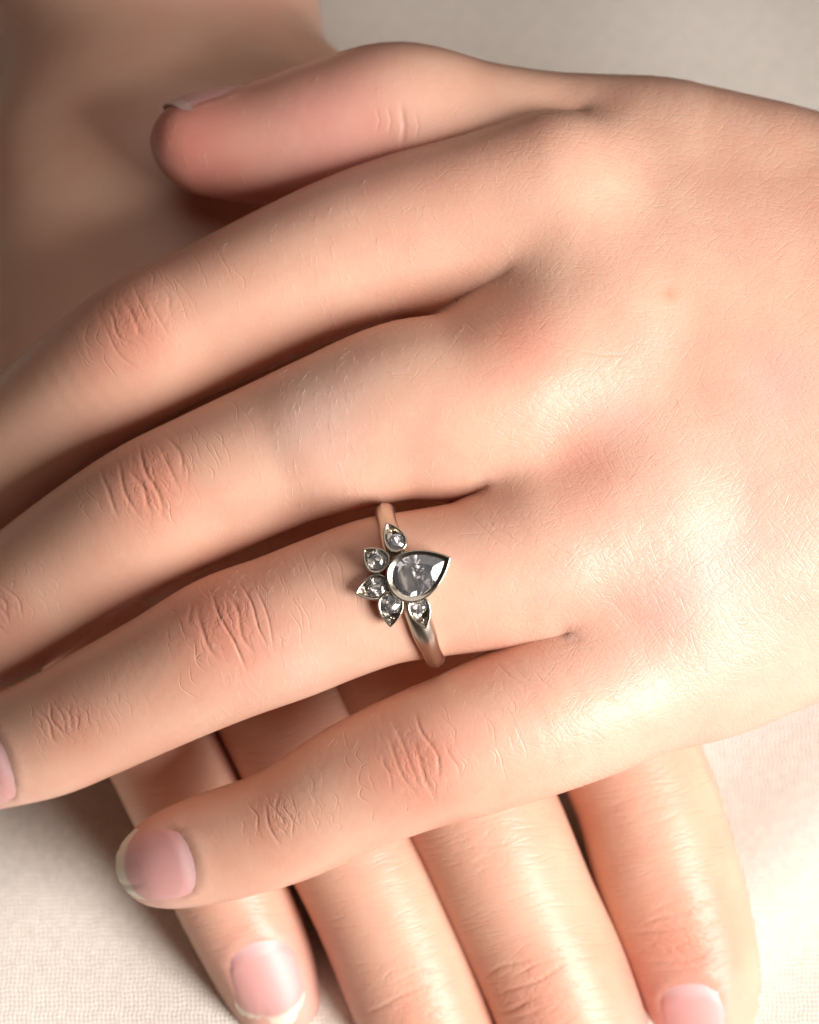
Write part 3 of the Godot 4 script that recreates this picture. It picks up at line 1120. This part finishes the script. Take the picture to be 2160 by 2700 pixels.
func flip_check(m: ArrayMesh, _inside: Vector3) -> ArrayMesh:
	return m


# teardrop outline, tip on +x, centred on its length
func tear(length: float, width: float, t: float, sharp := 0.75) -> Vector2:
	var s := pow(absf(sin(t * 0.5)), sharp)
	return Vector2(cos(t) * length * 0.5, sin(t) * s * width * 0.5 / 0.80)


func bezel_mesh(length: float, width: float, depth: float, big: bool) -> ArrayMesh:
	var n := 96
	var rim := 0.62 if big else 0.34
	# rows: [inset in mm, z]
	var rows: Array
	if big:
		rows = [[0.75, -depth], [0.35, -1.5], [0.06, -0.35], [0.0, -0.14], [0.05, -0.03], [0.12, 0.0], [0.2, -0.01], [0.52, -0.2], [0.6, -0.28], [0.62, -0.45], [0.68, -1.0], [0.9, -1.8]]
	else:
		rows = [[0.4, -depth], [0.2, -1.0], [0.04, -0.3], [0.0, -0.12], [0.04, -0.02], [0.1, 0.0], [0.2, -0.02], [0.28, -0.12], [0.3, -0.3], [0.36, -0.62], [0.75, -0.75]]
	var st := SurfaceTool.new()
	st.begin(Mesh.PRIMITIVE_TRIANGLES)
	var loops := []
	for r in rows:
		var loop := []
		for i in n:
			# closer points near the tip
			var t := TAU * i / n
			var o := tear(length, width, t)
			var k: float = 1.0 - r[0] / (width * 0.5)
			var kl: float = 1.0 - r[0] * 1.25 / (length * 0.5)
			loop.append(Vector3(o.x * kl - r[0] * 0.12, o.y * k, r[1]))
		loops.append(loop)
	for j in loops.size() - 1:
		st.set_smooth_group(j if j in [0, 1, 2, 7, 9, 10] else 20)
		for i in n:
			var a: Vector3 = loops[j][i]
			var b: Vector3 = loops[j][(i + 1) % n]
			var c: Vector3 = loops[j + 1][(i + 1) % n]
			var d: Vector3 = loops[j + 1][i]
			st.add_vertex(a); st.add_vertex(c); st.add_vertex(b)
			st.add_vertex(a); st.add_vertex(d); st.add_vertex(c)
	# floor of the cup
	st.set_smooth_group(30)
	var last: Array = loops[-1]
	var mid := Vector3(-length * 0.05, 0, rows[-1][1] - 0.1)
	for i in n:
		st.add_vertex(last[i]); st.add_vertex(mid); st.add_vertex(last[(i + 1) % n])
	var first: Array = loops[0]
	mid = Vector3(0, 0, rows[0][1])
	st.set_smooth_group(31)
	for i in n:
		st.add_vertex(first[i]); st.add_vertex(first[(i + 1) % n]); st.add_vertex(mid)
	st.generate_normals()
	return st.commit()


# a brilliant: table, star and kite facets, girdle, pavilion; flat facets
func gem_mesh(length: float, width: float, pear: bool) -> ArrayMesh:
	var n := 16
	var ring := func(scale: float, z: float, half: float, cnt: int) -> Array:
		var out := []
		for i in cnt:
			var t := TAU * (i + half) / cnt
			var o := tear(length, width, t) if pear else Vector2(cos(t), sin(t)) * width * 0.5
			out.append(Vector3(o.x * scale - (0.06 * length * (1.0 - scale) if pear else 0.0), o.y * scale, z))
		return out
	var h := width
	var table: Array = ring.call(0.56, 0.15 * h * (0.8 if pear else 1.0), 0.0, 8)
	var star: Array = ring.call(0.79, 0.085 * h * (0.8 if pear else 1.0), 0.5, 8)
	var gird: Array = ring.call(1.0, 0.012 * h, 0.0, 16)
	var gird2: Array = ring.call(1.0, -0.012 * h, 0.0, 16)
	var pav: Array = ring.call(0.64, -0.19 * h, 0.5, 16)
	var low: Array = ring.call(0.27, -0.34 * h, 0.0, 8)
	var tip := Vector3(-0.06 * length if pear else 0.0, 0, -0.42 * h)
	var tris := []
	for i in 8:
		var j := (i + 1) % 8
		tris.append([Vector3(0, 0, table[0].z), table[i], table[j]])
		tris.append([table[i], star[i], table[j]])
		tris.append([table[j], star[i], gird[(2 * i + 2) % 16]])
		tris.append([table[j], gird[(2 * i + 2) % 16], star[j]])
		tris.append([star[i], gird[2 * i], gird[2 * i + 1]])
		tris.append([star[i], gird[2 * i + 1], gird[(2 * i + 2) % 16]])
		if pear:   # long plain facets under the big stone
			var m0: Vector3 = gird2[(2 * i + 15) % 16]
			tris.append([low[i], m0, gird2[2 * i]])
			tris.append([low[i], gird2[2 * i], gird2[2 * i + 1]])
			tris.append([low[i], gird2[2 * i + 1], low[j]])
			tris.append([tip, low[j], low[i]])
			continue
		tris.append([low[i], pav[(2 * i + 15) % 16], pav[2 * i]])
		tris.append([low[i], pav[2 * i], pav[2 * i + 1]])
		tris.append([low[i], pav[2 * i + 1], low[j]])
		tris.append([tip, low[j], low[i]])
	for i in (0 if pear else 16):
		tris.append([pav[i], gird2[(i + 1) % 16], gird2[i]])
		tris.append([pav[i], pav[(i + 1) % 16], gird2[(i + 1) % 16]])
	for i in 16:
		var j := (i + 1) % 16
		tris.append([gird[i], gird2[i], gird2[j]])
		tris.append([gird[i], gird2[j], gird[j]])
	var v := PackedVector3Array()
	var nn := PackedVector3Array()
	var idx := PackedInt32Array()
	for t in tris:
		var a: Vector3 = t[0]
		var b: Vector3 = t[1]
		var c: Vector3 = t[2]
		var nrm := (b - a).cross(c - a).normalized()
		var outward := (a + b + c) / 3.0 - Vector3(tip.x, 0, -0.08 * h)
		if nrm.dot(outward) > 0.0:
			var w := b
			b = c
			c = w
		else:
			nrm = -nrm
		var o := v.size()
		v.append_array([a, b, c])
		nn.append_array([nrm, nrm, nrm])
		idx.append_array([o, o + 1, o + 2])
	return array_mesh(v, nn, idx)
